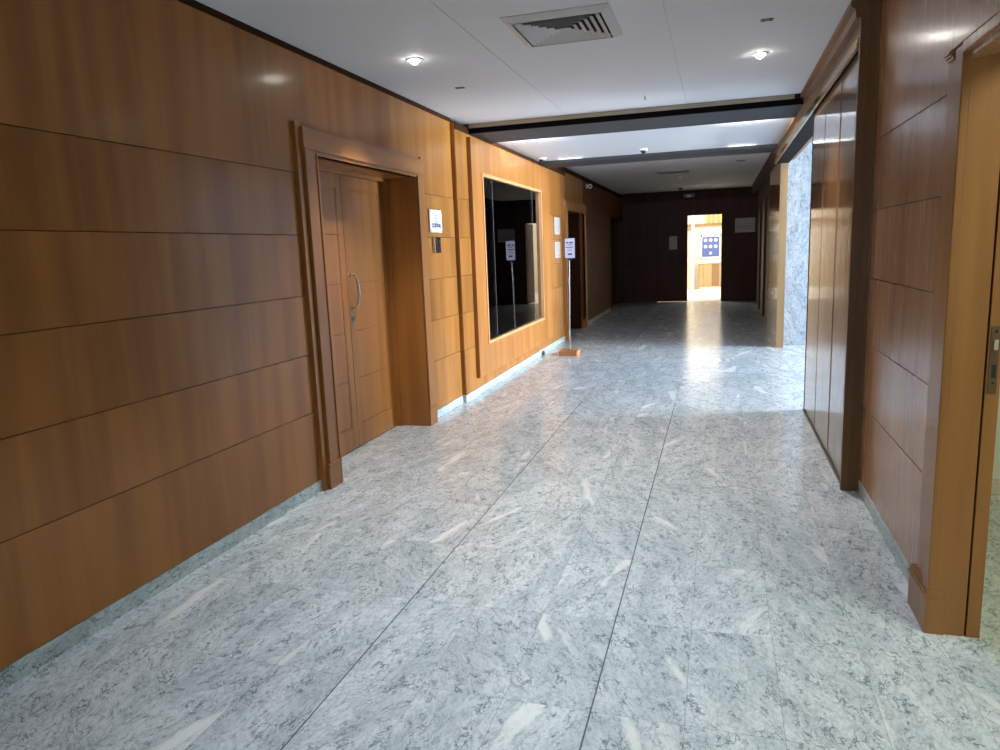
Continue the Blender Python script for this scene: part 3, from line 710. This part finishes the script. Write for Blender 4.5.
for z, h_, a, c in ((.080, .020, -.055, -.020), (.080, .020, -.008, .050), (.050, .008, -.035, .045), (.014, .012, -.055, .055), (-.012, .005, -.04, .04), (-.037, .005, -.04, .035), (-.088, .024, -.030, .032)):
    b = new(); box(b, a, c, -.0085, -.006, z-h_/2, z+h_/2); obj('sign_marking', placed(b), INK, st)

n1 = thing('wall_notice', (-1.23, YF, 1.45), 'dim paper notice on the far wall left of the bright doorway', 'notice')
b = new(); box(b, -1.335, -1.122, YF+.030, YF+.046, 1.455, 1.812, bev=.001); obj('sheet', b, PAPER, n1)
b = new()
for k in range(6): box(b, -1.31, -1.15-.03*(k % 3), YF+.0285, YF+.031, 1.745-k*.045, 1.752-k*.045)
obj('text_lines', b, INKG, n1)
n2 = thing('wall_sign', (.655, YF, 1.84), 'wide dim sign plate on the far wall right of the bright doorway', 'sign')
b = new(); box(b, .400, .915, YF-.014, YF-.0005, 1.842, 2.222, bev=.003); obj('plate', b, plain('dim_sign_plate', (186, 176, 172), .5), n2)
b = new(); box(b, .43, .86, YF-.016, YF-.013, 1.995, 2.010); box(b, .43, .86, YF-.016, YF-.013, 1.940, 1.952); obj('text_lines', b, INKG, n2)
# little cable outlet at the foot of the window surround
fo = thing('floor_socket', (XLP+.02, 10.70, 0), 'small grey socket on the baseboard below the window', 'socket')
b = new(); box(b, XLP+.0045, XLP+.022, 10.63, 10.77, .012, .062, bev=.004); obj('body', b, GRAYP, fo)
for ya in (10.66, 10.71):
    b = new(); box(b, XLP+.020, XLP+.024, ya, ya+.03, .025, .05); obj('outlet', b, DARKP, fo)

# ------------------------------------------------------------------ lights
def area(name, loc, rot, sx, sy, power, rgb):
    d = bpy.data.lights.new(name, 'AREA'); d.shape = 'RECTANGLE'; d.size = sx; d.size_y = sy; d.energy = power; d.color = rgb
    o = bpy.data.objects.new(name, d); COL.objects.link(o); o.location = loc; o.rotation_euler = rot; return o
def spot(name, loc, power, rgb, ang=120, blend=.6, r=.04, rot=(0, 0, 0)):
    d = bpy.data.lights.new(name, 'SPOT'); d.energy = power; d.color = rgb; d.spot_size = math.radians(ang); d.spot_blend = blend; d.shadow_soft_size = r
    o = bpy.data.objects.new(name, d); COL.objects.link(o); o.location = loc; o.rotation_euler = rot; return o
COOL = (.80, .90, 1.0); WARM = (1.0, .86, .66); NEUT = (1.0, .95, .88)
area('side_hall_daylight', (XW-.05, 9.85, 1.6), (0, math.radians(90), 0), 2.5, 3.2, 1080, COOL).data.spread = math.radians(95)
area('back_window_daylight', (-.9, YB+.05, 1.5), (math.radians(90), 0, 0), 3.0, 2.3, 26, COOL)
area('bright_room_ceiling_light', (-.3, 24.0, 2.95), (0, 0, 0), 4.5, 4.5, 230, (1.0, .95, .86))
area('side_room_ceiling_light', (2.0, 1.9, 2.75), (0, 0, 0), 1.2, 1.2, 42, (.98, 1.0, .82))
for x, y in ((-2.06, 4.963), (.266, 5.89)): spot('downlight_and_fill_spot', (x, y, ZC-.05), 150, NEUT, ang=96, blend=.8)
for y in (-.6, 1.9, 3.4):
    for x in (-1.45, -.15): spot('downlight_and_fill_spot', (x, y, ZC-.02), 68, (.87, .945, 1.0), ang=80, blend=.9, r=.08)  # added fill spots without fittings, out of view, to brighten the near floor
for x in (-2.1, .28):
    area('cove_and_fill_light', (x, 8.47, 2.867), (math.radians(180-40), 0, 0), .45, .02, 30, (.95, .97, 1.0))
    area('cove_and_fill_light', (x, 10.76, 2.862), (math.radians(180+40), 0, 0), .36, .02, .22, (.95, .97, 1.0))

area('cove_and_fill_light', (-.9, 11.50, 2.90), (math.radians(180-65), 0, 0), 2.8, .03, 6, (1.0, .95, .92))  # added fill light behind the second beam, lifts the far ceiling
w = bpy.data.worlds.new('daylight_world'); SC.world = w; w.use_nodes = True
nt = w.node_tree; nt.nodes.clear()
sky = nt.nodes.new('ShaderNodeTexSky'); sky.sky_type = 'HOSEK_WILKIE'; sky.sun_direction = (.4, -.5, .75); sky.turbidity = 4
bg = nt.nodes.new('ShaderNodeBackground'); bg.inputs[1].default_value = .6
wo = nt.nodes.new('ShaderNodeOutputWorld'); nt.links.new(sky.outputs[0], bg.inputs[0]); nt.links.new(bg.outputs[0], wo.inputs[0])

# ------------------------------------------------------------------ camera
M = ((0.95716672, 0.2869957, -0.03827969), (0.01267214, -0.17360762, -0.98473337), (-0.28925989, 0.94206893, -0.16980829))
r, d, f = (Vector(v) for v in M)
cm = bpy.data.cameras.new('camera'); cam = bpy.data.objects.new('camera', cm); COL.objects.link(cam)
mw = Matrix((( r.x, -d.x, -f.x, 0), (r.y, -d.y, -f.y, 0), (r.z, -d.z, -f.z, 1.60), (0, 0, 0, 1)))
cam.matrix_world = mw
cm.sensor_fit = 'HORIZONTAL'; cm.sensor_width = 36; cm.lens = 719.907/1000*36; cm.clip_start = .05; cm.clip_end = 200
SC.camera = cam
vs = SC.view_settings
vs.view_transform = 'Standard'; vs.look = 'None'; vs.gamma = 1; vs.exposure = 0.18; vs.use_curve_mapping = False
